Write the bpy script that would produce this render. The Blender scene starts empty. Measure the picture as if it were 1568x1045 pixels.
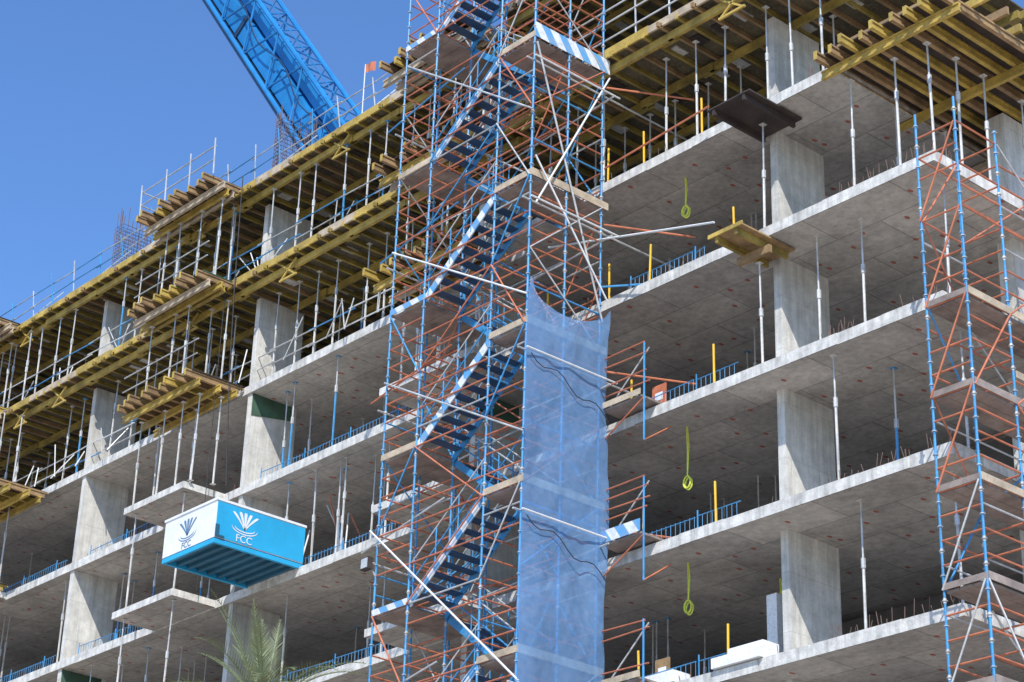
import bpy, math, random
import mathutils
from mathutils import Vector, Matrix
random.seed(7)
R=random.random
def U(a,b): return random.uniform(a,b)
S=bpy.context.scene
COL=S.collection
# ------------------------------------------------------------------ materials
MATS={}
def newmat(name):
    m=bpy.data.materials.new(name); m.use_nodes=True
    nt=m.node_tree; b=nt.nodes['Principled BSDF']
    MATS[name]=m
    return m,nt,b
def N(nt,t,**k):
    n=nt.nodes.new(t)
    for a,v in k.items(): setattr(n,a,v)
    return n
def math_(nt,op,a,b=None,c=None):
    n=N(nt,'ShaderNodeMath',operation=op)
    for i,x in enumerate((a,b,c)):
        if x is None: continue
        if isinstance(x,(int,float)): n.inputs[i].default_value=x
        else: nt.links.new(x,n.inputs[i])
    return n.outputs[0]
def mixc(nt,f,a,b,mode='MIX'):
    n=N(nt,'ShaderNodeMix',data_type='RGBA',blend_type=mode)
    for s,x in ((n.inputs[0],f),(n.inputs[6],a),(n.inputs[7],b)):
        if isinstance(x,(int,float)): s.default_value=x
        elif isinstance(x,tuple): s.default_value=(*x[:3],1)
        else: nt.links.new(x,s)
    return n.outputs[2]
def noise(nt,vec,scale,detail=4,rough=.6):
    n=N(nt,'ShaderNodeTexNoise'); n.inputs['Scale'].default_value=scale
    n.inputs['Detail'].default_value=detail; n.inputs['Roughness'].default_value=rough
    nt.links.new(vec,n.inputs['Vector']); return n.outputs['Fac']
def maprange(nt,v,a,b,c,d):
    n=N(nt,'ShaderNodeMapRange'); nt.links.new(v,n.inputs[0])
    for i,x in enumerate((a,b,c,d)): n.inputs[i+1].default_value=x
    return n.outputs[0]
def simple(name,col,rough=.6,metal=0,var=.35,scale=3,dirt=(.1,.09,.08),dirtamt=.35):
    m,nt,b=newmat(name)
    g=N(nt,'ShaderNodeNewGeometry').outputs['Position']
    n1=noise(nt,g,scale); n2=noise(nt,g,scale*9)
    f=maprange(nt,n1,.3,.7,1-var,1+var*.4)
    v=N(nt,'ShaderNodeVectorMath',operation='SCALE'); v.inputs[0].default_value=col
    nt.links.new(f,v.inputs['Scale'])
    d=maprange(nt,n2,.5,.75,0,dirtamt)
    c=mixc(nt,d,v.outputs[0],dirt)
    nt.links.new(c,b.inputs['Base Color'])
    b.inputs['Roughness'].default_value=rough; b.inputs['Metallic'].default_value=metal
    return m
def concrete(name,base,slab=False):
    m,nt,b=newmat(name)
    geo=N(nt,'ShaderNodeNewGeometry'); P=geo.outputs['Position']
    sepn=N(nt,'ShaderNodeSeparateXYZ'); nt.links.new(geo.outputs['Normal'],sepn.inputs[0])
    n1=noise(nt,P,.45,5); n2=noise(nt,P,3.5,6,.65); n3=noise(nt,P,22,3)
    mp=N(nt,'ShaderNodeMapping'); mp.inputs['Scale'].default_value=(5,5,.35); nt.links.new(P,mp.inputs[0])
    st=noise(nt,mp.outputs[0],1.3,4)
    f=maprange(nt,n1,.3,.7,.68,1.14)
    f=math_(nt,'MULTIPLY',f,maprange(nt,n2,.3,.7,.82,1.10))
    f=math_(nt,'MULTIPLY',f,maprange(nt,st,.4,.75,1.04,.74))
    f=math_(nt,'MULTIPLY',f,maprange(nt,n3,.3,.7,.93,1.05))
    br=N(nt,'ShaderNodeTexBrick')
    br.inputs['Scale'].default_value=1; br.inputs['Mortar Size'].default_value=.014
    br.inputs['Color1'].default_value=(1,1,1,1)
    if slab:
        nt.links.new(P,br.inputs['Vector'])
        br.inputs['Brick Width'].default_value=2.5; br.inputs['Row Height'].default_value=1.25
        br.inputs['Color2'].default_value=(.80,.80,.81,1); br.inputs['Mortar'].default_value=(.5,.5,.5,1)
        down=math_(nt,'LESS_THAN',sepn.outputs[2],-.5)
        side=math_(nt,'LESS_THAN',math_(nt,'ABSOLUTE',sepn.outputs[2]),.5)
        pan=mixc(nt,down,(1,1,1),br.outputs['Color'])
    else:
        sp=N(nt,'ShaderNodeSeparateXYZ'); nt.links.new(P,sp.inputs[0])
        cb=N(nt,'ShaderNodeCombineXYZ'); nt.links.new(math_(nt,'ADD',sp.outputs[0],sp.outputs[1]),cb.inputs[0]); nt.links.new(sp.outputs[2],cb.inputs[1])
        nt.links.new(cb.outputs[0],br.inputs['Vector'])
        br.inputs['Brick Width'].default_value=.75; br.inputs['Row Height'].default_value=1.35
        br.inputs['Color2'].default_value=(.92,.92,.91,1); br.inputs['Mortar'].default_value=(.75,.75,.75,1); br.inputs['Mortar Size'].default_value=.008
        pan=br.outputs['Color']
    v=N(nt,'ShaderNodeVectorMath',operation='SCALE'); v.inputs[0].default_value=base; nt.links.new(f,v.inputs['Scale'])
    c=v.outputs[0]
    c=mixc(nt,1.0,c,pan,'MULTIPLY')
    if slab:
        edge=N(nt,'ShaderNodeVectorMath',operation='SCALE'); edge.inputs[0].default_value=(.73,.70,.64)  # side faces lightened: sunlit look put into the edge colour
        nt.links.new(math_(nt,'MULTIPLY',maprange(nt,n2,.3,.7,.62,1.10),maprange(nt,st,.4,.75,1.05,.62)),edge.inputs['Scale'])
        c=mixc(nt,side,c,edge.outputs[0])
        flat=N(nt,'ShaderNodeMapping'); flat.inputs['Scale'].default_value=(1,.6,0); nt.links.new(P,flat.inputs[0])
        vo=N(nt,'ShaderNodeTexVoronoi'); vo.voronoi_dimensions='2D'; vo.inputs['Scale'].default_value=1.7; nt.links.new(flat.outputs[0],vo.inputs['Vector'])
        sc=N(nt,'ShaderNodeSeparateColor'); nt.links.new(vo.outputs['Color'],sc.inputs[0])
        dot=math_(nt,'LESS_THAN',vo.outputs['Distance'],.085)
        dot=math_(nt,'MULTIPLY',math_(nt,'MULTIPLY',dot,down),math_(nt,'GREATER_THAN',sc.outputs[0],.6))
        c=mixc(nt,math_(nt,'MULTIPLY',dot,.9),c,(.36,.08,.05))
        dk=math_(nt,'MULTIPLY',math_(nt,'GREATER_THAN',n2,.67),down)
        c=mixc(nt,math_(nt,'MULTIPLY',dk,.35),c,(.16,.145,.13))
    nt.links.new(c,b.inputs['Base Color']); b.inputs['Roughness'].default_value=.88
    bp=N(nt,'ShaderNodeBump'); bp.inputs['Strength'].default_value=.35; bp.inputs['Distance'].default_value=.03
    nt.links.new(n3,bp.inputs['Height']); nt.links.new(bp.outputs[0],b.inputs['Normal'])
    return m
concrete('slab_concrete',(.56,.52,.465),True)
concrete('column_concrete',(.68,.655,.60))
simple('steel_blue',(.045,.30,.60),.45,0,.35,2.5,(.35,.33,.3),.5)
simple('steel_orange',(.62,.19,.09),.55,0,.4,2.5,(.25,.16,.12),.45)
simple('galvanised',(.60,.60,.58),.4,.2,.35,3)
simple('prop_steel',(.64,.62,.58),.5,.1,.4,2)
simple('white_tube',(.78,.78,.76),.5,0,.15,3)
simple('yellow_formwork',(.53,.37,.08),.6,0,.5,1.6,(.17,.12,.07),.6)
simple('yellow_shaded',(.36,.265,.06),.6,0,.55,1.6,(.09,.07,.05),.65)  # formwork yellow darkened: underside shade put into the colour
simple('yellow_post',(.85,.5,.03),.5,0,.15,3)
simple('timber',(.36,.23,.11),.8,0,.5,1.8,(.1,.07,.05),.5)
simple('timber_pale',(.55,.44,.31),.8,0,.4,2.5,(.2,.15,.1),.5)
simple('ply_dark',(.05,.035,.03),.75,0,.5,2)
simple('ply_soffit',(.12,.10,.06),.7,0,.6,1.2,(.3,.25,.17),.5)
simple('ply_green',(.06,.13,.08),.75,0,.5,1.5)
simple('plank',(.34,.27,.23),.8,0,.5,2)
simple('rebar',(.16,.10,.08),.8,.2,.3,5)
simple('tread_blue',(.04,.10,.20),.5,.1,.4,2)
simple('crane_blue',(.02,.22,.52),.4,0,.3,.4,(.02,.1,.25),.3)
simple('crane_dark',(.012,.04,.10),.5,0,.3,.5)
simple('white_paint',(.82,.83,.84),.45,0,.12,2,(.4,.4,.38),.25)
simple('box_blue',(.03,.42,.75),.4,0,.15,1,(.1,.25,.35),.25)
simple('box_dark',(.03,.15,.25),.5,0,.35,1)
simple('logo_grey',(.12,.22,.32),.5,0,.1,1)
simple('rope',(.75,.80,.10),.8,0,.2,3)
simple('cable',(.03,.03,.03),.6,0,.1,3)
simple('foam_white',(.85,.85,.83),.8,0,.1,2)
simple('palm_leaf',(.20,.24,.11),.6,0,.5,3,(.4,.36,.18),.5)
simple('palm_trunk',(.2,.14,.09),.9,0,.5,4)
simple('ground_sand',(.52,.45,.36),.95,0,.3,.15,(.3,.25,.18),.4)
simple('interior_shade',(.18,.17,.16),.9,0,.3,1)  # wall colour darkened to paint in the dim interior
m,nt,b=newmat('stripe'); P=N(nt,'ShaderNodeNewGeometry').outputs['Position']
d=N(nt,'ShaderNodeVectorMath',operation='DOT_PRODUCT'); nt.links.new(P,d.inputs[0]); d.inputs[1].default_value=(1.7,1.7,1.2)
s=math_(nt,'GREATER_THAN',math_(nt,'FRACT',d.outputs['Value']),.5)
cc=mixc(nt,s,(.74,.76,.78),(.10,.34,.62)); cc=mixc(nt,maprange(nt,noise(nt,P,6),.4,.75,0,.65),cc,(.38,.36,.34))
nt.links.new(cc,b.inputs['Base Color']); b.inputs['Roughness'].default_value=.6
# netting
m,nt,b=newmat('net_blue'); P=N(nt,'ShaderNodeNewGeometry').outputs['Position']
n1=noise(nt,P,.9,5); n2=noise(nt,P,6,4)
nt.links.new(mixc(nt,maprange(nt,n2,.3,.7,0,1),(.18,.38,.70),(.28,.48,.78)),b.inputs['Base Color'])
b.inputs['Roughness'].default_value=.8
tr=N(nt,'ShaderNodeBsdfTransparent'); tr.inputs[0].default_value=(.74,.86,.99,1)
tl=N(nt,'ShaderNodeBsdfTranslucent'); tl.inputs[0].default_value=(.25,.5,.92,1)
m1=N(nt,'ShaderNodeMixShader'); m1.inputs[0].default_value=.3
nt.links.new(b.outputs[0],m1.inputs[1]); nt.links.new(tl.outputs[0],m1.inputs[2])
m2=N(nt,'ShaderNodeMixShader'); nt.links.new(maprange(nt,n1,.3,.7,.46,.62),m2.inputs[0])
nt.links.new(tr.outputs[0],m2.inputs[1]); nt.links.new(m1.outputs[0],m2.inputs[2])
nt.links.new(m2.outputs[0],nt.nodes['Material Output'].inputs[0])

# ------------------------------------------------------------------ mesh builder
class MB:
    def __init__(s): s.v=[];s.f=[];s.mi=[];s.mats=[]
    def m(s,name):
        if name not in s.mats: s.mats.append(name)
        return s.mats.index(name)
    def quadbox(s,c8,mat):
        i=len(s.v); s.v+=c8; k=s.m(mat)
        for q in ((0,3,2,1),(4,5,6,7),(0,1,5,4),(1,2,6,5),(2,3,7,6),(3,0,4,7)):
            s.f.append(tuple(i+a for a in q)); s.mi.append(k)
    def box(s,x0,x1,y0,y1,z0,z1,mat):
        s.quadbox([(x0,y0,z0),(x1,y0,z0),(x1,y1,z0),(x0,y1,z0),(x0,y0,z1),(x1,y0,z1),(x1,y1,z1),(x0,y1,z1)],mat)
    def beam(s,a,b,w,h,mat,up=(0,0,1)):
        a=Vector(a);b=Vector(b);d=(b-a).normalized();u=Vector(up)
        r=d.cross(u)
        if r.length<1e-4: r=d.cross(Vector((1,0,0)))
        r.normalize();u=r.cross(d)
        o=[(-w/2,-h/2),(w/2,-h/2),(w/2,h/2),(-w/2,h/2)]
        c=[tuple(a+r*x+u*y) for x,y in o]+[tuple(b+r*x+u*y) for x,y in o]
        s.quadbox(c,mat)
    def tube(s,a,b,r,mat,n=6,r2=None,cap=True):
        a=Vector(a);b=Vector(b);d=b-a
        if d.length<1e-5: return
        d.normalize(); q=Vector((0,0,1)) if abs(d.z)<.9 else Vector((1,0,0))
        x=d.cross(q).normalized();y=d.cross(x); r2=r if r2 is None else r2
        i=len(s.v);k=s.m(mat)
        cs=[(math.cos(2*math.pi*j/n),math.sin(2*math.pi*j/n)) for j in range(n)]
        s.v+=[tuple(a+x*(c*r)+y*(e*r)) for c,e in cs]+[tuple(b+x*(c*r2)+y*(e*r2)) for c,e in cs]
        for j in range(n):
            s.f.append((i+j,i+(j+1)%n,i+n+(j+1)%n,i+n+j)); s.mi.append(k)
        if cap:
            s.f.append(tuple(i+j for j in reversed(range(n))));s.mi.append(k)
            s.f.append(tuple(i+n+j for j in range(n)));s.mi.append(k)
    def path(s,pts,r,mat,n=5):
        for a,b in zip(pts,pts[1:]): s.tube(a,b,r,mat,n)
    def poly(s,pts,mat):
        i=len(s.v); s.v+=[tuple(p) for p in pts]; s.f.append(tuple(range(i,i+len(pts)))); s.mi.append(s.m(mat))
    def make(s,name,parent=None):
        me=bpy.data.meshes.new(name); me.from_pydata(s.v,[],s.f)
        for n in s.mats: me.materials.append(MATS[n])
        me.polygons.foreach_set('material_index',s.mi); me.update()
        o=bpy.data.objects.new(name,me); COL.objects.link(o)
        if parent: o.parent=parent
        return o
def empty(name):
    o=bpy.data.objects.new(name,None); COL.objects.link(o); o.empty_display_size=.5; return o

# ------------------------------------------------------------------ levels
H=3.4; ZB=25.584
def L(k): return ZB-k*H     # k=-1:A  0:B 1:C ...
T=.25
YL=.85                       # left facade line
bld=empty('concrete_frame_building')
mb=MB()
def lip(x0,x1,y,z):
    x=x0
    while x<x1-.05:
        e=min(x1,x+U(1.0,2.6))
        mb.box(x+.002,e-.002,y-U(.004,.022),y+.12,z-T-U(.002,.018),z+U(.002,.02),'slab_concrete')
        x=e
for k in range(-1,7):
    z=L(k)
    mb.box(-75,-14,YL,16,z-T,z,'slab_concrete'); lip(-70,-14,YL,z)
    if k==-1:
        mb.box(-14,-2.55,0,16,z-T,z,'slab_concrete'); mb.box(-2.55,0,6,16,z-T,z,'slab_concrete'); lip(-14,-2.55,0,z)
    else:
        mb.box(-14,0,0,16,z-T,z,'slab_concrete'); lip(-14,0,0,z)
        y=0.14
        while y<12:
            e=y+U(1,2.6); mb.box(-.12,U(.004,.02),y+.002,e-.002,z-T-U(.002,.018),z+U(.002,.02),'slab_concrete'); y=e
        for (a,b_) in ((-30.95,-27.65),(-18.2,-14.3),(-44.6,-40.9)):
            mb.box(a,b_,-.7,YL-.03,z-T*.9,z-.012,'slab_concrete')
mb.make('floor_slabs',bld)
mb=MB()
cx=[-5.4,-16.2,-27.0,-36.7,-47.3,-58]
for x in cx:
    for k in range(-3,7):
        if k==-3 and x>-15: continue
        z1=L(k)-T-(.0 if k>=-1 else .1); z0=L(k+1)
        mb.box(x-.02,x+.20,.9,2.6,z0,z1,'column_concrete')
        if (x,k) in ((-27.0,-1),(-36.7,1),(-27.0,2),(-16.2,0)):
            mb.quadbox([(x+.202,.92,z1-.75),(x+.22,.92,z1-.75),(x+.22,2.4,z1-.5),(x+.202,2.4,z1-.5),(x+.202,.92,z1-.02),(x+.22,.92,z1-.02),(x+.22,2.4,z1-.02),(x+.202,2.4,z1-.02)],'ply_green')
        mb.box(x-.1,x+.5,7.2,8.0,z0,z1,'column_concrete')
for y in (4.0,11):
    for k in range(0,7):
        mb.box(-1.35,-.9,y,y+1.3,L(k+1),L(k)-T,'column_concrete')
mb.box(-1.35,-.9,4.0,5.3,L(0),L(-1)-.3,'column_concrete')
for k in (0,2): mb.box(-8.6,-8.1,4.6,5.0,L(k+1),L(k)-T,'column_concrete')
mb.box(-6.5,-6.2,1.6,2.5,L(3),L(3)+2.1,'foam_white')
mb.make('columns',bld)
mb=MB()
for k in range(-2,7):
    mb.box(-12,-3,6.4,6.6,L(k+1),L(k)-T-.1,'interior_shade')
    mb.box(-34,-20,6.6,6.8,L(k+1),L(k)-T-.1,'interior_shade')
mb.box(-75,0,15.7,15.95,0,L(-1)-T,'interior_shade')  # unseen back wall, added to block light from behind
mb.make('core_and_light_block_walls',bld)
mb=MB()
def cage(x0,x1,y0,y1,z0,z1):
    for i in range(5):
        for j in range(9):
            if i in(0,4) or j in(0,8):
                X=x0+(x1-x0)*i/4;Y=y0+(y1-y0)*j/8
                mb.tube((X,Y,z0),(X+U(-.05,.05),Y+U(-.05,.05),z1+U(-.3,.5)),.013,'rebar',4)
    z=z0
    while z<z1-.2:
        for a,b_ in (((x0,y0),(x1,y0)),((x1,y0),(x1,y1)),((x1,y1),(x0,y1)),((x0,y1),(x0,y0))):
            mb.tube((*a,z),(*b_,z),.010,'rebar',4,cap=False)
        z+=.15
for x,h in ((-27,3.1),(-36.7,3.0),(-47.3,1.3)): cage(x,x+.42,1,2.4,L(-3),L(-3)+h)
for k in range(-1,5):
    for i in range(60):
        x=U(-3.6,-.1) if i<20 else U(-60,-.5)
        y=.12 if x>-14 else YL+.12
        if k==-1 and x>-2.6: continue
        mb.tube((x,y,L(k)),(x+U(-.08,.08),y+U(-.05,.05),L(k)+U(.15,.42)),.010,'rebar',4)
    if k>=0:
        for i in range(16):
            y=U(.3,8); mb.tube((-.12,y,L(k)),(-.1,y+U(-.05,.05),L(k)+U(.15,.35)),.01,'rebar',4)
mb.make('reinforcement_bars',bld)

# ------------------------------------------------------------------ slab formwork decks
def deck(name,x0,x1,y0,y1,z,edge='timber_pale'):
    mb=MB()
    mb.box(x0,x1,y0,y1,z-.04,z,'ply_soffit')
    x=x0
    while x<x1-.1:
        e=min(x1,x+U(1.8,3.2)); mb.box(x+.004,e-.004,y0-.05-U(0,.02),y0-.002,z-.12+U(-.01,.01),z+.12+U(-.03,.03),edge if R()<.65 else 'yellow_formwork'); x=e
    x=x0+.1
    while x<x1:
        mb.box(x,x+.08,y0-.06-(.12 if R()<.3 else 0),y1,z-.17,z-.042,'yellow_shaded' if R()<.75 else 'timber')
        mb.box(x,x+.08,y0-.09,y0-.055,z-.18,z-.03,'yellow_formwork')
        x+=U(.5,.62)
    for j in range(5):
        y=y0+.22+j*1.8
        xx=x0
        while xx<x1-.2:
            e=min(x1,xx+U(2.2,3.6)); q=U(-.05,.05)
            mb.box(xx,e+.15 if e<x1 else e,y+q,y+.1+q,z-.39,z-.172,'yellow_shaded' if j else 'yellow_formwork'); xx=e
            mb.box(xx-.3,xx+.28,y+q+.11,y+.2+q,z-.39,z-.173,'yellow_shaded')
    x=x0+.4
    while x<x1:
        for j in range(5):
            if R()<.6: mb.box(x,x+.3,y0+.9+j*1.55,y0+1.35+j*1.55,z-.075,z-.041,'prop_steel' if R()<.4 else 'ply_dark')
        x+=.75
    x=x0+1
    while x<x1-1:
        if R()<.4:
            mb.beam((x,y0+.1,z-.2),(x+.75,y0+.1,z-.75),.05,.05,'yellow_formwork'); mb.beam((x+.75,y0+.1,z-.2),(x,y0+.1,z-.75),.05,.05,'yellow_formwork'); mb.beam((x-.05,y0+.1,z-.75),(x+.8,y0+.1,z-.75),.06,.06,'yellow_formwork')
        x+=U(2,3.2)
    return mb.make(name)
deck('slab_formwork_deck',-75,-14.02,.12,9,L(-3)-.02)
deck('slab_formwork_deck',-75,-14.02,.12,9,L(-2)-.02)
deck('slab_formwork_deck',-14,-1.0,-.5,9,L(-2)-.02)
deck('slab_formwork_deck',-14,-6.0,-.5,9,L(-3)-.02)
def table(name,x0,x1,y0,y1,z,n=8,panel='ply_dark',prim='yellow_formwork'):
    mb=MB()
    mb.box(x0+.15,x1-.1,y0+.1,y1,z-.03,z,panel)
    for i in range(n):
        x=x0+.1+(x1-x0-.3)*i/(n-1)+U(-.05,.05)
        e=y0-U(0,.35)
        mt='timber' if R()<.7 else 'yellow_formwork'
        mb.box(x,x+.10,e,y1+U(-.1,.1),z-.045-.04,z-.035,mt)
        mb.box(x+.03,x+.07,e,y1-.1,z-.21,z-.085,mt)
        mb.box(x,x+.10,e,y1-.1,z-.255,z-.21,mt)
        mb.box(x-.002,x+.102,e-.012,e-.001,z-.256,z-.034,'yellow_formwork')
    for y in ((y0+.35),(y0+y1)/2+.1,y1-.3):
        a=x0-U(.05,.45);b_=x1+U(-.1,.3); mt=prim if R()<.6 else 'timber_pale'
        for w,q0,q1 in ((.05,-.30,-.258),(.02,-.44,-.30),(.05,-.48,-.44)):
            mb.box(a,b_,y-w,y+w,z+q0,z+q1,mt)
    return mb.make(name)
for z in (L(-1),L(-2),L(-3)):
    table('balcony_formwork_table',-31.2,-27.0,-1.25,.72 if z==L(-1) else -.02,z,9,panel='ply_green' if z==L(-2) else 'ply_dark')
    table('balcony_formwork_table',-18.3,-14.6,-1.25,.7 if z==L(-1) else -.02,z,8)
for z,xr in ((L(0)-.3,-39.2),(L(-1)-.3,-38.6),(L(-2),-41),(L(-3),-41)):
    table('balcony_formwork_table',-45.5,xr,-1.3,-.02 if z!=L(-1)-.3 else .7,z,10)
table('corner_formwork_table',-2.75,1.0,-.55,5.9,L(-1)+.05,9)
mb=MB()
for j in range(9):
    y=-.3+j*.75; mb.box(-2.2+U(-.3,.3),1.3+U(-.2,.5),y,y+.08,L(-1)+.055,L(-1)+.25,'yellow_formwork' if R()<.4 else 'timber')
mb.make('corner_formwork_beams')
def infill(x0,x1,y0,y1,z,mt,bm):
    mb=MB(); mb.box(x0,x1,y0,y1,z-.04,z,mt)
    for i in range(2):
        x=x0+.15+i*(x1-x0-.4); mb.box(x,x+.08,y0+.02,y1-.05,z-.2,z-.042,bm)
    if bm!='ply_dark': mb.box(x0-.03,x1+.03,y0-.04,y0-.003,z-.06,z+.04,'yellow_formwork'); mb.box(x0,x1,(y0+y1)/2,(y0+y1)/2+.1,z-.4,z-.203,'timber')
    return mb.make('infill_formwork_platform')
infill(-5.7,-4.35,-1.0,.85,L(-1)-.29,'ply_dark','ply_dark')
infill(-5.7,-4.7,-.95,.85,L(0)-.29,'timber','yellow_shaded')

# ------------------------------------------------------------------ props
mb=MB()
def prop(x,y,z0,z1,mt='prop_steel',lean=.03):
    dx,dy=U(-lean,lean),U(-lean,lean); h=z1-z0; q=U(.45,.7)
    p=lambda t:(x+dx*t,y+dy*t,z0+h*t)
    mb.box(x-.07,x+.07,y-.07,y+.07,z0,z0+.012,mt)
    mb.tube(p(0),p(q),.032,mt); mb.tube(p(q-.05),p(q+.02),.052,'galvanised'); mb.tube(p(q),p(1),.023,'galvanised')
    mb.box(x+dx-.07,x+dx+.07,y+dy-.07,y+dy+.07,z1-.012,z1,mt)
for k in (-2,-3):
    x=-60
    while x<-14.5:
        for y in (.40 if k==-3 else 1.05,2.75,5.05):
            if abs(x-min(cx,key=lambda c:abs(c-x)))<.5 and y<2.9: continue
            if R()<.9: prop(x+U(-.2,.2),y,L(k+1),L(k)-.41,'prop_steel' if R()<.85 else 'steel_blue')
        x+=U(.95,1.25)
x=-13.6
while x<-2.8:
    for y in (.3,1.9,4.2):
        if y>1 or abs(x+5.2)>.5:
            if R()<.93: prop(x+U(-.1,.1),y,L(-1),L(-2)-.41)
    x+=U(.95,1.2)
for xr,zs in (((-31.0,-27.2),(0,-1,-2)),((-18,-14.8),(0,-1,-2)),((-45,-40),(1,0,-1,-2))):
    for k in zs:
        for i in range(4):
            X=xr[0]+.3+(xr[1]-xr[0]-.6)*i/3
            for Y in (-.5,.15):
                if R()<.85: prop(X+U(-.15,.15),Y,L(k)+.03,L(k-1)-.48)
for k in (1,2,3,4):
    for X in (-30.6,-28.0): prop(X,-.45,L(k),L(k-1)-T)
for X,Y in ((-2.4,.25),(-1.1,.25),(-.2,.3),(-2.4,1.9),(-.15,2.2),(-2.3,3.6),(-.2,3.7),(-.15,1.2)): prop(X,Y,L(0),L(-1)-.43)
prop(-5.0,-.3+.45,L(0),L(-1)-.5); prop(-5.2,.2,L(1),L(0)-.7); prop(-5.0,.4,L(-1),L(-2)-.39)
prop(-4.0,.8,L(1),L(0)-T);prop(-2.8,.9,L(1),L(0)-T);prop(-3.3,.4,L(2),L(1)-T);prop(-2.8,1.8,L(2),L(1)-T,'steel_blue')
prop(-3.0,.7,L(3),L(2)-T);prop(-2.2,3.2,L(1),L(0)-T);prop(-8.4,3.5,L(0),L(-1)-T);prop(-8.2,3.3,L(1),L(0)-T)
prop(-.5,.9,L(1),L(0)-T); prop(-.5,1.2,L(2),L(1)-T); prop(-.6,.8,L(3),L(2)-T)
for k in range(0,5):
    for i in range(26+10*k):
        x=U(-60,-19) ; y=U(YL+.3,5)
        if min(abs(c+.2-x) for c in cx)<.5: continue
        prop(x,y,L(k),L(k-1)-T,'prop_steel' if R()<.75 else 'steel_blue')
    for i in range(5): prop(U(-13,-7),U(3.2,5),L(k),L(k-1)-T,'prop_steel' if R()<.6 else 'steel_blue')
for i in range(6): 
    x=-25+i*.7; prop(x,1.3+.5*(i%2),L(1),L(0)-T,'prop_steel' if i%3 else 'steel_blue')
mb.make('shoring_props')
mb=MB()
for i in range(7):
    x=U(-25,-21); mb.tube((x,1.2+U(0,1.5),L(1)+U(0,.4)),(x+U(-1.5,1.5),1.2+U(0,1.5),L(1)+U(1.6,2.8)),.024,random.choice(['galvanised','white_tube','steel_orange']))
mb.make('loose_scaffold_tubes')

# ------------------------------------------------------------------ guard rails
mb=MB()
def bluemesh(x0,x1,y,z,h=.5):
    x=x0
    while x<x1:
        e=min(x1,x+2.2); dz=U(-.05,.05); dz2=U(-.05,.05)
        mb.tube((x,y,z+h+dz),(e-.08,y,z+h+dz2),.013,'steel_blue',5); mb.tube((x,y,z+.1),(e-.08,y,z+.1),.010,'steel_blue',4)
        q=x
        while q<e-.08:
            mb.tube((q,y,z),(q,y,z+h+.02),.007,'steel_blue',4); q+=.15
        mb.tube((x,y,z),(x,y,z+h+.15),.018,'steel_blue',5)
        x=e
for k in (0,1,2,3):
    bluemesh(-9.6,-6.0 if k else -7,.35,L(k),.48)
    bluemesh(-26.3,-18.4,YL+.3,L(k),.42)
    bluemesh(-36,-31.3,YL+.3,L(k),.42); bluemesh(-47,-37.4,YL+.3,L(k),.45)
mb.make('edge_mesh_barrier')
mb=MB()
for k,xs in ((-1,(-8.9,-6.9,-12,-10.2)),(0,(-10.1,-8.7,-5.9,-12.4)),(1,(-6.6,-9.3)),(2,(-6.6,-8.9)),(3,(-6.3,-9.0))):
    for x in xs: mb.tube((x,.1,L(k)),(x+U(-.05,.05),.1,L(k)+U(1.0,1.2)),.028,'yellow_post')
mb.make('guard_posts')
mb=MB()
x=-70; z=L(-3)
while x<-15:
    mb.tube((x,.2,z),(x+U(-.12,.12),U(-.1,.1),z+U(1.1,1.5)),.022,'steel_blue' if R()<.4 else 'galvanised')
    if R()<.4: mb.tube((x,.1,z+.1),(x+U(.3,.9),.9,z+1.2),.02,random.choice(['galvanised','steel_orange','white_tube']),5)
    e=x+U(1.3,1.8)
    for h in (.55,1.05): mb.tube((x-.2,.12,z+h+U(-.05,.05)),(e+.1,.1,z+h+U(-.05,.05)),.020,'galvanised' if R()<.6 else 'steel_blue')
    x=e
for h in (.55,1.05): mb.tube((-31.3,-1.2,z+h),(-27,-1.2,z+h),.024,'galvanised'); mb.tube((-31.3,-1.2,z+h),(-31.3,.2,z+h),.024,'galvanised')
for x in (-31.3,-29.8,-28.4,-27): mb.tube((x,-1.2,z),(x,-1.25,z+1.3),.026,'galvanised')
for k in (-2,-1):
    z=L(k)
    for h in (.5,1.0):
        x=-70
        while x<-18.5:
            mb.tube((x-.2,.2 if k==-2 else 1,z+h+U(-.06,.06)),(x+2.1,.2 if k==-2 else 1,z+h+U(-.06,.06)),.021,random.choice(['galvanised','white_tube','steel_blue'])); x+=2
    for h in (.5,1.0): mb.tube((-31.2,-1.1,z+h),(-27,-1.1,z+h),.022,'galvanised')
    for i in range(20):
        x=U(-45,-19); mb.tube((x,.5,z+.02),(x+U(-.9,.9),U(.3,1.2),z+U(.8,1.4)),.02,random.choice(['galvanised','white_tube']))
z=L(-2)
for h in (.5,1.0,1.4): mb.tube((-14,-.45,z+h),(-3,-.45,z+h+U(-.05,.05)),.024,'white_tube')
for i in range(9): mb.tube((-13.5+i*1.2,-.4,z),(-13.5+i*1.2,-.45,z+1.5),.026,'galvanised')
mb.make('guard_rail')

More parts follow.
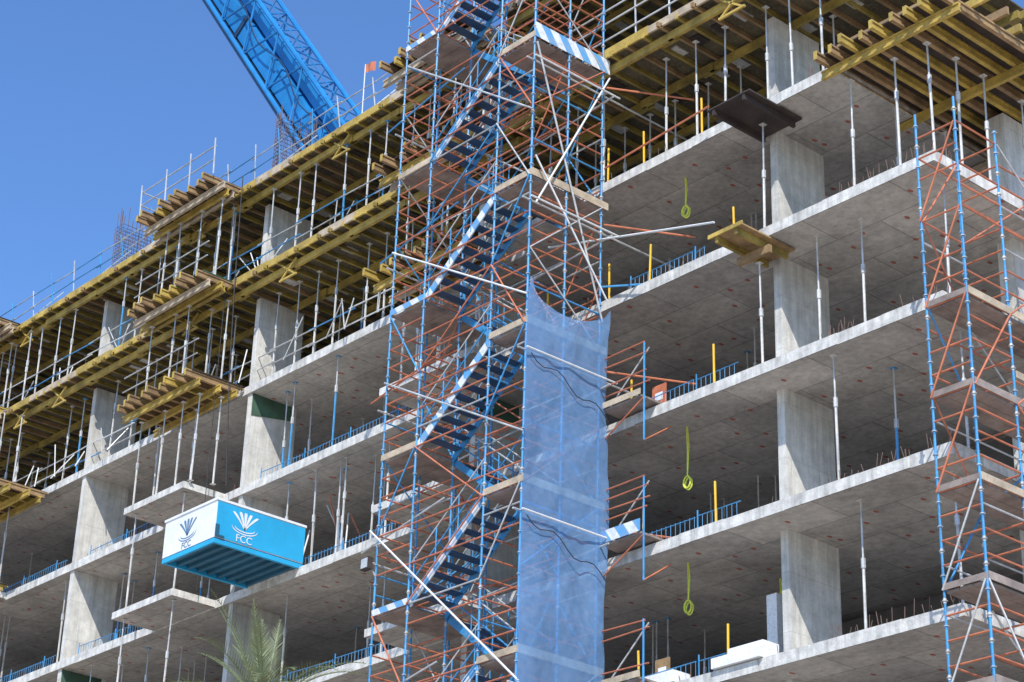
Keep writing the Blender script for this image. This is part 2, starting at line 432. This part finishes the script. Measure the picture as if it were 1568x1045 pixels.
# ------------------------------------------------------------------ scaffold stair tower
tow=empty('scaffold_stair_tower')
XS=[-14.9,-13.6,-11.0,-9.7]; YF,YB,YM=-2.96,-.6,-1.78
mb=MB()
def standard(mb,x,y,z0,z1,mt='steel_blue',r=.027):
    mb.tube((x,y,z0),(x,y,z1),r,mt,7)
    z=z0+.4
    while z<z1:
        mb.tube((x,y,z-.006),(x,y,z+.006),.06,'galvanised',6); 
        mb.tube((x,y,z-.05),(x,y,z+.05),.034,mt if R()<.65 else 'galvanised',6)
        z+=.5
for x in XS:
    for y in (YF,YB): standard(mb,x,y,0.2,37.5)
for x in XS: standard(mb,x,YM,.2,37.5)
mb.make('standards',tow)
mb=MB()
z=1.8
BR=['steel_blue','steel_blue','steel_orange','steel_orange','galvanised']
while z<37:
    for i in range(4):
        zz=z+.5*i
        for y in (YF,YB,YM):
            for a,b_,pr in ((XS[0],XS[1],.9),(XS[2],XS[3],.9),(XS[1],XS[2],(.75 if i in(0,2) else .5) if y!=YM else .15)):
                if R()<pr: mb.tube((a,y,zz+.02),(b_,y,zz+.02),.021,'steel_orange' if R()<.85 else 'galvanised')
        for x in XS:
            pr=.92 if x in (XS[0],XS[3]) else (.95 if i==0 else .5)
            if R()<pr: mb.tube((x,YF,zz+.045),(x,YB,zz+.045),.021,'steel_orange' if R()<.85 else 'steel_blue')
    for (a,b_) in ((0,1),(2,3),(1,2)):
        for y,dy in ((YF,-.05),(YB,.05),(YM,.03)):
            if R()<(.65 if y!=YM else .35):
                A,B=(XS[a],XS[b_]) if R()<.5 else (XS[b_],XS[a])
                mb.tube((A,y+dy,z),(B,y+dy,z+2),.021,random.choice(BR))
    for x in XS:
        A,B=(YF,YB) if R()<.5 else (YB,YF)
        if R()<(.7 if x in (XS[0],XS[3]) else .3): mb.tube((x+.05,A,z),(x+.05,B,z+2),.02,random.choice(['steel_orange','steel_orange','galvanised','steel_blue']))
    z+=2
mb.make('ledgers_and_braces',tow)
mb=MB()
z=1.8;i=0
def flight(mb,xa,xb,y0,y1,z0,stripe):
    z1=z0+2
    mb.beam((xa,y1-.04,z0-.02),(xb,y1-.04,z1-.02),.035,.17,'steel_blue')
    mb.beam((xa,y0+.04,z0-.02+(.04 if stripe else 0)),(xb,y0+.04,z1-.02+(.04 if stripe else 0)),.035,.22 if stripe else .17,'stripe' if stripe else 'steel_blue')
    n=10
    for j in range(1,n):
        t=j/n; x=xa+(xb-xa)*t
        mb.box(x-.13,x+.13,y0+.06,y1-.06,z0+2*t-.02,z0+2*t+.015,'tread_blue')
    for h,mt in ((.5,'steel_blue'),(1.0,'galvanised')):
        for y in (y0+.02,y1-.02):
            mb.tube((xa,y,z0+h),(xb,y,z1+h),.02,mt)
    for t in (.05,.35,.65,.95):
        for y in (y0+.02,y1-.02):
            x=xa+(xb-xa)*t; mb.tube((x,y,z0+2*t),(x,y,z0+2*t+1),.016,'steel_blue')
while z<37:
    left=i%2==0
    if left:
        for q in range(6): mb.box(XS[0]+.03,XS[1],YF+.04+q*.385,YF+.41+q*.385,z-.05,z+U(0,.01),'plank')
        mb.box(XS[0]-.03,XS[1],YF-.035,YF-.02,z,z+.16,'stripe' if i%4==0 else 'timber_pale')
        mb.box(XS[0]-.05,XS[0]-.035,YF-.01,YB,z,z+.16,'timber_pale')
        flight(mb,XS[1],XS[2],YF,YM,z,True)
    else:
        for q in range(6): mb.box(XS[2],XS[3]-.03,YF+.04+q*.385,YF+.41+q*.385,z-.05,z+U(0,.01),'plank')
        mb.box(XS[2],XS[3]+.03,YF-.035,YF-.02,z,z+.16,'stripe' if R()<.4 else 'timber_pale')
        big=.42 if z>31 and z<33 else .2
        mb.box(XS[3]+.035,XS[3]+.05,YF-.02,YB+.2,z,z+big,'stripe' if big>.3 else 'timber_pale')
        flight(mb,XS[2],XS[1],YM,YB,z,False)
    z+=2;i+=1
mb.make('stairs_and_landings',tow)
mb=MB()
for a,b_,mt in (((-14.9,-3.05,27.6),(-9.6,-3.05,24.5),'white_tube'),((-15.1,-3.06,20.0),(-9.5,-3.06,15.1),'white_tube'),
    ((-14.9,-3.05,23.9),(-9.6,-3.05,21.0),'galvanised'),((-14.7,-3.05,33.2),(-9.6,-3.05,29.6),'galvanised'),
    ((-9.6,-2.96,31.6),(-9.6,-.6,24.6),'galvanised'),((-9.55,-.5,31.6),(-9.55,-2.9,27.0),'white_tube'),((-9.55,-2.96,28.3),(-9.55,-.5,25.2),'white_tube'),
    ((-11.5,-.7,27.35),(-5.7,-.8,25.75),'white_tube'),((-9.7,-.6,25.6),(-7.6,1.2,25.7),'steel_blue'),
    ((-15.5,-.5,31.8),(-13,-.5,33.5),'white_tube'),((-9.6,-.6,28.9),(-6.2,-.4,29.3),'steel_orange')):
    mb.tube(a,b_,.026,mt)
for z in (31,27,23,19,15):
    for x in (-14.9,-9.7):
        mb.tube((x,-3.2,z+.1),(x,2.5,z+.1),.025,'galvanised')
        mb.tube((x+.1,-.6,z+.3),(x+1.5,1.2,z+.1),.025,'steel_orange')
    mb.tube((-9.38,-3.2,z),(-9.38,-.3,z),.024,'white_tube')
    mb.tube((-15.6,-2.9,z+.6),(-12.5,-2.9,z+1.2),.024,random.choice(BR)); mb.tube((-16,-.7,z-.6),(-9.2,-.7,z-.2),.024,'galvanised')
mb.make('bracing_tubes',tow)
mb=MB()
mb.box(-15.15,-14.85,-3.25,-3.1,18.95,19.25,'ply_dark'); mb.box(-15.12,-14.88,-3.262,-3.251,18.98,19.22,'galvanised'); mb.beam((-15.2,-3.1,19.1),(-14.8,-3.1,19.1),.03,.03,'galvanised'); mb.tube((-15,-3.08,19.1),(-14.9,-2.96,18.8),.02,'galvanised')
mb.make('site_floodlight')
mb=MB()
for k in (1,2,3):
    z=L(k)+.12
    mb.box(-9.6,-8.3,-.55,.35,z-.05,z,'plank')
    mb.box(-9.6,-8.3,-.6,-.585,z,z+(.3 if k==2 else .15),'stripe' if k==2 else 'timber_pale')
    for i in range(5): 
        if R()<.7: mb.tube((-9.6,-.57,z+.3+.25*i),(-8.1+U(-.1,.1),-.57,z+.3+.25*i+U(-.05,.05)),.018,'steel_orange')
    mb.tube((-8.2,-.57,z-1.2),(-8.2,-.57,z+1.3),.025,'steel_blue'); mb.tube((-9.7,-.57,z-.9),(-8.2,-.57,z-.1),.02,'steel_orange')
    mb.tube((-8.2,-.57,z-1.2),(-8.2,.3,z-.6),.02,'steel_orange'); mb.tube((-9.5,-.4,z+.1),(-8.3,-.3,z+1.3),.02,'galvanised')
mb.make('access_gangways',tow)
# ------------------------------------------------------------------ debris netting
mb=MB(); ny,nz=44,180; z_bot=3.0
for j in range(nz+1):
    for i in range(ny+1):
        t=i/ny; s=j/nz
        top=24.55-.36*math.sin(math.pi*t)**1.1+.15*t+.35*math.exp(-((t)/.06)**2)+.2*math.exp(-((t-1)/.05)**2)
        z=z_bot+(top-z_bot)*s
        y=-3.12+2.62*t
        nn=mathutils.noise.noise(Vector((y*1.3,z*.4,0)))*.10+mathutils.noise.noise(Vector((y*3+z*1.6,z*.6,5)))*.045+mathutils.noise.noise(Vector((y*5-z*2.5,z*1.1,8)))*.018
        nn+=.05*math.sin((y*2.2+z*1.1))*math.exp(-abs(((z+1)%4)-2)*.5)
        y+=mathutils.noise.noise(Vector((z*.5,0,9)))*.06
        mb.v.append((-9.52+nn+.03,y,z))
k=mb.m('net_blue')
for j in range(nz):
    for i in range(ny):
        a=j*(ny+1)+i; mb.f.append((a,a+1,a+ny+2,a+ny+1)); mb.mi.append(k)
net=mb.make('debris_netting')
for p in net.data.polygons: p.use_smooth=True
mb=MB()
for z0 in (23.0,19.0):
    pts=[(-9.40,-3.05+2.5*t/12,z0-.1-.9*(t/12)-.12*math.sin(t*1.1)) for t in range(13)]
    mb.path(pts,.012,'cable')
mb.make('netting_rope',net)

# ------------------------------------------------------------------ right scaffold
rt=empty('scaffold_tower')
mb=MB(); xs=[.3,1.3]; ys=[-1.0,.37,2.9,5.4]
for x in xs:
    for j,y in enumerate(ys): standard(mb,x,y,.2,25.9+(0 if j<1 else U(-.4,.3)))
z=1.3
while z<25.5:
    for q in range(4):
        zz=z+.5*q
        if zz>25.4: break
        for y in ys:
            if R()<.85: mb.tube((xs[0],y,zz),(xs[1],y,zz),.021,'steel_orange')
        for a,b_ in zip(ys,ys[1:]):
            for x in xs:
                if R()<(.85 if x==1.3 else .6): mb.tube((x,a,zz+.03),(x,b_,zz+.03),.021,'steel_orange' if R()<.85 else 'galvanised')
    if z<23.9:
        for a,b_ in zip(ys,ys[1:]):
            for x in xs:
                if R()<.8: 
                    A,B=(a,b_) if R()<.5 else (b_,a)
                    mb.tube((x+.04,A,z),(x+.04,B,z+2),.022,random.choice(['galvanised','steel_orange','steel_orange','steel_blue','white_tube']))
        if R()<.8: mb.tube((xs[0],-1.05,z),(xs[1],-1.05,z+2),.021,random.choice(['galvanised','steel_orange']))
    if z<22:
        for q in range(3): mb.box(.33+q*.315,.63+q*.315,-.97,5.4,z-.05,z+U(0,.01),'plank')
        mb.box(1.33,1.35,-1.0,5.4,z,z+.16,'plank' if R()<.6 else 'timber_pale'); mb.box(.3,1.32,-1.04,-1.025,z,z+.13,'plank' )
        if R()<.5: mb.box(1.331,1.352,.4,2.8,z+.6,z+.75,'timber_pale')
    z+=2
mb.make('frame',rt)

# ------------------------------------------------------------------ site container
sc=empty('cantilevered_site_container')
mb=MB(); X0,X1,Y0,Y1,Z0,Z1=-26.1,-23.5,-2.1,.95,22.20,23.45
mb.box(X0,X1,Y0,Y1,Z0+.12,Z1-.04,'white_paint')
mb.box(X0-.03,X1+.03,Y0-.03,Y1+.03,Z1-.04,Z1+.03,'white_paint')
mb.box(X1+.002,X1+.012,Y0+.02,Y1,Z0+.14,Z1-.06,'box_blue')
for i in range(9):
    y=Y0+.1+i*(Y1-Y0-.3)/8; mb.box(X0+.05,X1-.05,y,y+.1,Z0+.0,Z0+.09,'box_dark')
mb.box(X0+.03,X1-.03,Y0+.03,Y1,Z0+.10,Z0+.119,'box_dark')
for x in (X0,X1-.1): mb.box(x,x+.1,Y0,Y1+.4,Z0-.04,Z0+.09,'box_blue')
mb.box(X0+.1,X1-.1,Y0-.0,Y0+.08,Z0-.04,Z0+.09,'box_blue')
mb.box(X1+.013,X1+.04,Y0+.0,Y0+.12,Z0+.14,Z0+.5,'box_dark'); mb.box(X1+.013,X1+.05,Y0+.12,Y0+.3,Z0+.14,Z0+.2,'box_dark')
mb.make('shell',sc)
def logo(name,origin,ax,mt):
    mb=MB(); o=Vector(origin); a=Vector(ax); u=Vector((0,0,1))
    for j in range(-2,3):
        ang=j*.28; pl=[];pr=[]
        for i in range(9):
            t=i/8; x=math.sin(ang)*t*.55*(1+.5*abs(j)*t*.4); y=t*.52*math.cos(ang*.8); w=.012+.045*t*(1-.4*(t>.95))
            pl.append(o+a*(x-w)+u*y); pr.append(o+a*(x+w)+u*y)
        for i in range(8): mb.poly([pl[i],pr[i],pr[i+1],pl[i+1]],mt)
    for j in range(2):
        pts=[]
        for i in range(13):
            an=math.pi+math.pi*i/12; pts.append((o+a*(math.cos(an)*(.34+.1*j))+u*(.05+math.sin(an)*(.12+.07*j))))
        for p,q in zip(pts,pts[1:]): mb.poly([p,q,q+u*.03,p+u*.03],mt)
    mb.make(name,sc)
logo('fan_logo_front',((X0+X1)/2-.1,Y0-.006,Z0+.5),(1,0,0),'logo_grey')
logo('fan_logo_side',(X1+.02,(Y0+Y1)/2-.55,Z0+.55),(0,1,0),'white_paint')
def txt(body,loc,rot,size,mt):
    c=bpy.data.curves.new('lettering','FONT'); c.body=body; c.size=size; c.align_x='CENTER'; c.extrude=.002; c.materials.append(MATS[mt])
    o=bpy.data.objects.new('lettering',c); COL.objects.link(o); o.location=loc; o.rotation_euler=rot; o.parent=sc
txt('FCC',((X0+X1)/2-.1,Y0-.008,Z0+.16),(math.pi/2,0,0),.26,'logo_grey')
txt('FCC',(X1+.022,(Y0+Y1)/2-.55,Z0+.18),(math.pi/2,0,math.pi/2),.3,'white_paint')
mb=MB(); mb.path([(-26.9,-.15,L(-3)+.3),(-26.85,-.1,L(-2)),(-26.8,0,L(-1)),(-26.7,.2,L(0)-.2)],.018,'cable'); mb.path([(-27.2,-.2,L(-3)),(-27.3,-.1,L(1))],.012,'cable')
mb.make('hoist_cable')

# ------------------------------------------------------------------ small site objects
def ropeloop(x,y,z,l):
    mb=MB(); mb.path([(x,y,z),(x+.02,y,z-l*.5),(x,y+.01,z-l)],.016,'rope'); mb.path([(x+.03,y,z),(x+.05,y+.02,z-l*.4),(x+.01,y+.01,z-l)],.014,'rope')
    pts=[(x+.11*math.sin(t*math.pi/6),y,z-l-.15+.15*math.cos(t*math.pi/6)) for t in range(13)]
    mb.path(pts,.024,'rope'); mb.path([(p[0]*1+.03,p[1]+.03,p[2]-.04) for p in pts],.018,'rope')
    mb.make('hanging_rope_loop')
for k,l in ((-1,.8),(1,1.25),(2,.9)): ropeloop(-8.3,.95,L(k)-T,l)
ropeloop(-7.5,3.2,L(2)-T,.5)
mb=MB()
mb.box(-6.6,-5.2,-.12,.5,L(3)+.03,L(3)+.26,'foam_white'); mb.box(-6.2,-5.2,.0,.5,L(3)+.262,L(3)+.42,'foam_white')
mb.box(-8.9,-7.8,-.05,.5,L(3)+.03,L(3)+.3,'foam_white')
mb.make('insulation_blocks')
mb=MB()
for x,k in ((-9.0,1),(-8.9,3)): mb.box(x,x+.45,.5,.53,L(k)+.25,L(k)+.85,'steel_orange' if k==1 else 'timber'); mb.box(x,x+.05,.5,.53,L(k),L(k)+.25,'timber'); mb.box(x+.1,x+.35,.495,.499,L(k)+.45,L(k)+.65,'white_paint')
mb.make('safety_sign')
mb=MB(); mb.tube((-21.0,.1,L(-3)),(-21.0,.1,L(-3)+1.9),.018,'white_tube')
for i in range(5):
    x0=-21+i*.1; mb.poly([(x0,.1+.03*math.sin(i*1.5),L(-3)+1.9-.02*i),(x0+.1,.1+.03*math.sin(i*1.5+1.5),L(-3)+1.88-.02*i),(x0+.1,.1+.03*math.sin(i*1.5+1.5),L(-3)+1.58-.03*i),(x0,.1+.03*math.sin(i*1.5),L(-3)+1.61-.03*i)],'steel_orange')
mb.make('safety_flag')
mb=MB()
for i in range(80):
    k=random.choice((-1,0,1,2,3)); x=U(-12,-.8) if R()<.35 else U(-45,-18); y=(.25 if x>-14 else YL+.25)+U(0,1.6)
    if min(abs(c+.1-x) for c in cx)<.6: continue
    w_,d_,h_=U(.1,.9),U(.08,.4),U(.05,.32)
    mb.box(x,x+w_,y,y+d_,L(k)+.022,L(k)+h_+.022,random.choice(['timber','timber_pale','foam_white','prop_steel','plank','ply_dark','steel_blue']))
mb.make('stacked_site_materials')

# ------------------------------------------------------------------ crane
cr=empty('crane')
mb=MB()
A=Vector((-8.4,18,2)); dirv=Vector((-9.9,0,13.2)).normalized()
side=Vector((0,1,0)); nrm=dirv.cross(side).normalized()*-1
def P(s,a,b_): return A+dirv*s+nrm*a+side*b_
w=1.25
for a in (-w,w):
    for b_ in (-1,1): mb.tube(P(0,a,b_),P(105,a,b_),.13,'crane_blue',8)
s_=0;fl=1
while s_<104:
    for b_ in (-1,1): mb.tube(P(s_,-w*fl,b_),P(s_+2,w*fl,b_),.06,'crane_blue',6)
    for a in (-w,w): mb.tube(P(s_,a,-1),P(s_+2,a,1),.05,'crane_blue',6); mb.tube(P(s_,a,-1),P(s_,a,1),.05,'crane_blue',6)
    s_+=2; fl=-fl
mb.beam(P(0,-.55,0),P(105,-.55,0),1.5,1.1,'crane_blue',up=tuple(nrm))
mb.beam(P(0,.45,0),P(105,.45,0),.9,.6,'crane_blue',up=tuple(nrm))
mb.beam(P(0,-1.35,-.2),P(105,-1.35,-.2),1.7,.3,'crane_dark',up=tuple(nrm))
for s0 in range(0,105,6): mb.beam(P(s0,-.55,0),P(s0+.35,-.55,0),1.66,1.26,'crane_dark' if s0%12 else 'crane_blue',up=tuple(nrm))
for s0 in range(0,104,2): mb.tube(P(s0,w,-1),P(s0,w+.9,-1),.035,'crane_blue',5)
for h in (.5,.9): mb.tube(P(0,w+h,-1),P(105,w+h,-1),.03,'crane_blue',5)
mb.path([P(s0,.2+.25*math.sin(s0*.9),-1.15) for s0 in range(0,105,1)],.04,'crane_dark',5)
mb.make('boom',cr)
mb=MB(); mb.box(-12,-3,16,20,0.9,3.4,'crane_blue'); mb.box(-13,-2,15.98,16.8,0,.9,'crane_dark'); mb.box(-13,-2,19.2,20.02,0,.9,'crane_dark'); mb.box(-4.9,-3.1,20.05,21.5,1.2,3.6,'crane_blue')
mb.make('crawler_base',cr)

# ------------------------------------------------------------------ palm
pt=empty('palm_tree'); px_,py_,pz=-6.0,-12,11.75
mb=MB(); 
for i in range(20):
    z0=pz*i/20;z1=pz*(i+1)/20; mb.tube((px_,py_,z0),(px_,py_,z1),.24-.003*i,'palm_trunk',9,.2-.003*i)
mb.make('trunk',pt)
mb=MB()
for i in range(40):
    an=U(0,2*math.pi); el=U(.1,1.35); Ln=U(1.7,2.6)
    p=Vector((px_,py_,pz)); d=Vector((math.cos(an)*math.cos(el),math.sin(an)*math.cos(el),math.sin(el)))
    pts=[p.copy()]; n=16
    for j in range(n):
        d=(d+Vector((0,0,-.055*(1+j*.12)*math.cos(el)))).normalized(); p=p+d*Ln/n; pts.append(p.copy())
    for j,(a,b_) in enumerate(zip(pts,pts[1:])):
        mb.tube(a,b_,.018*(1-j/n)+.004,'palm_leaf',4,cap=False)
        if j<2: continue
        dd=(b_-a).normalized(); sd=dd.cross(Vector((0,0,1)))
        if sd.length<.05: sd=Vector((1,0,0))
        sd.normalize()
        for q in range(2):
            o=a+(b_-a)*q/2
            for sg in (-1,1):
                ll=.42*math.sin(math.pi*min(1,(j/n)*.8+.2))*U(.8,1.15)
                tip=o+(sd*sg*.7+dd*.8+Vector((0,0,.25+U(-.2,.1)))).normalized()*ll
                mb.poly([o-dd*.014,o+dd*.018,tip],'palm_leaf')
mb.make('fronds',pt)

# ------------------------------------------------------------------ ground
mb=MB(); mb.poly([(-1500,-1500,0),(1500,-1500,0),(1500,1500,0),(-1500,1500,0)],'ground_sand'); mb.make('ground')

# ------------------------------------------------------------------ light, sky, camera
el=math.radians(45); az=(.74,-.673)
sd=Vector((az[0]*math.cos(el),az[1]*math.cos(el),math.sin(el)))
ld=bpy.data.lights.new('sun','SUN'); ld.energy=5; ld.angle=math.radians(.5); ld.color=(1,.965,.90)
lo=bpy.data.objects.new('sun',ld); COL.objects.link(lo); lo.rotation_euler=sd.to_track_quat('Z','Y').to_euler(); lo.location=(20,-40,60)
w=bpy.data.worlds.new('World'); S.world=w; w.use_nodes=True; nt=w.node_tree
sk=nt.nodes.new('ShaderNodeTexSky'); sk.sky_type='NISHITA'; sk.sun_disc=False; sk.sun_elevation=el; sk.sun_rotation=math.atan2(az[0],az[1])
sk.air_density=1.1; sk.dust_density=.4; sk.ozone_density=1.5
vm=nt.nodes.new('ShaderNodeVectorMath'); vm.operation='MULTIPLY'; vm.inputs[1].default_value=(.95,1.35,1.9)
nt.links.new(sk.outputs[0],vm.inputs[0])
nt.links.new(vm.outputs[0],nt.nodes['Background'].inputs[0]); nt.nodes['Background'].inputs[1].default_value=.115
S.view_settings.view_transform='Standard'; S.view_settings.look='None'; S.view_settings.exposure=0
yaw,pit,rol,f=2.42693,.45163,.03316,3257.3
fw=Vector((math.cos(pit)*math.cos(yaw),math.cos(pit)*math.sin(yaw),math.sin(pit)))
r0=Vector((math.sin(yaw),-math.cos(yaw),0)); u0=r0.cross(fw)
rt_=r0*math.cos(rol)+u0*math.sin(rol); up=u0*math.cos(rol)-r0*math.sin(rol)
cd=bpy.data.cameras.new('camera'); co=bpy.data.objects.new('camera',cd); COL.objects.link(co)
M=Matrix((rt_,up,-fw)).transposed().to_4x4(); M.translation=Vector((23.7397,-32.4012,1.7)); co.matrix_world=M
cd.sensor_width=36; cd.lens=f/1568*36; cd.clip_end=5000; cd.clip_start=.5
S.camera=co
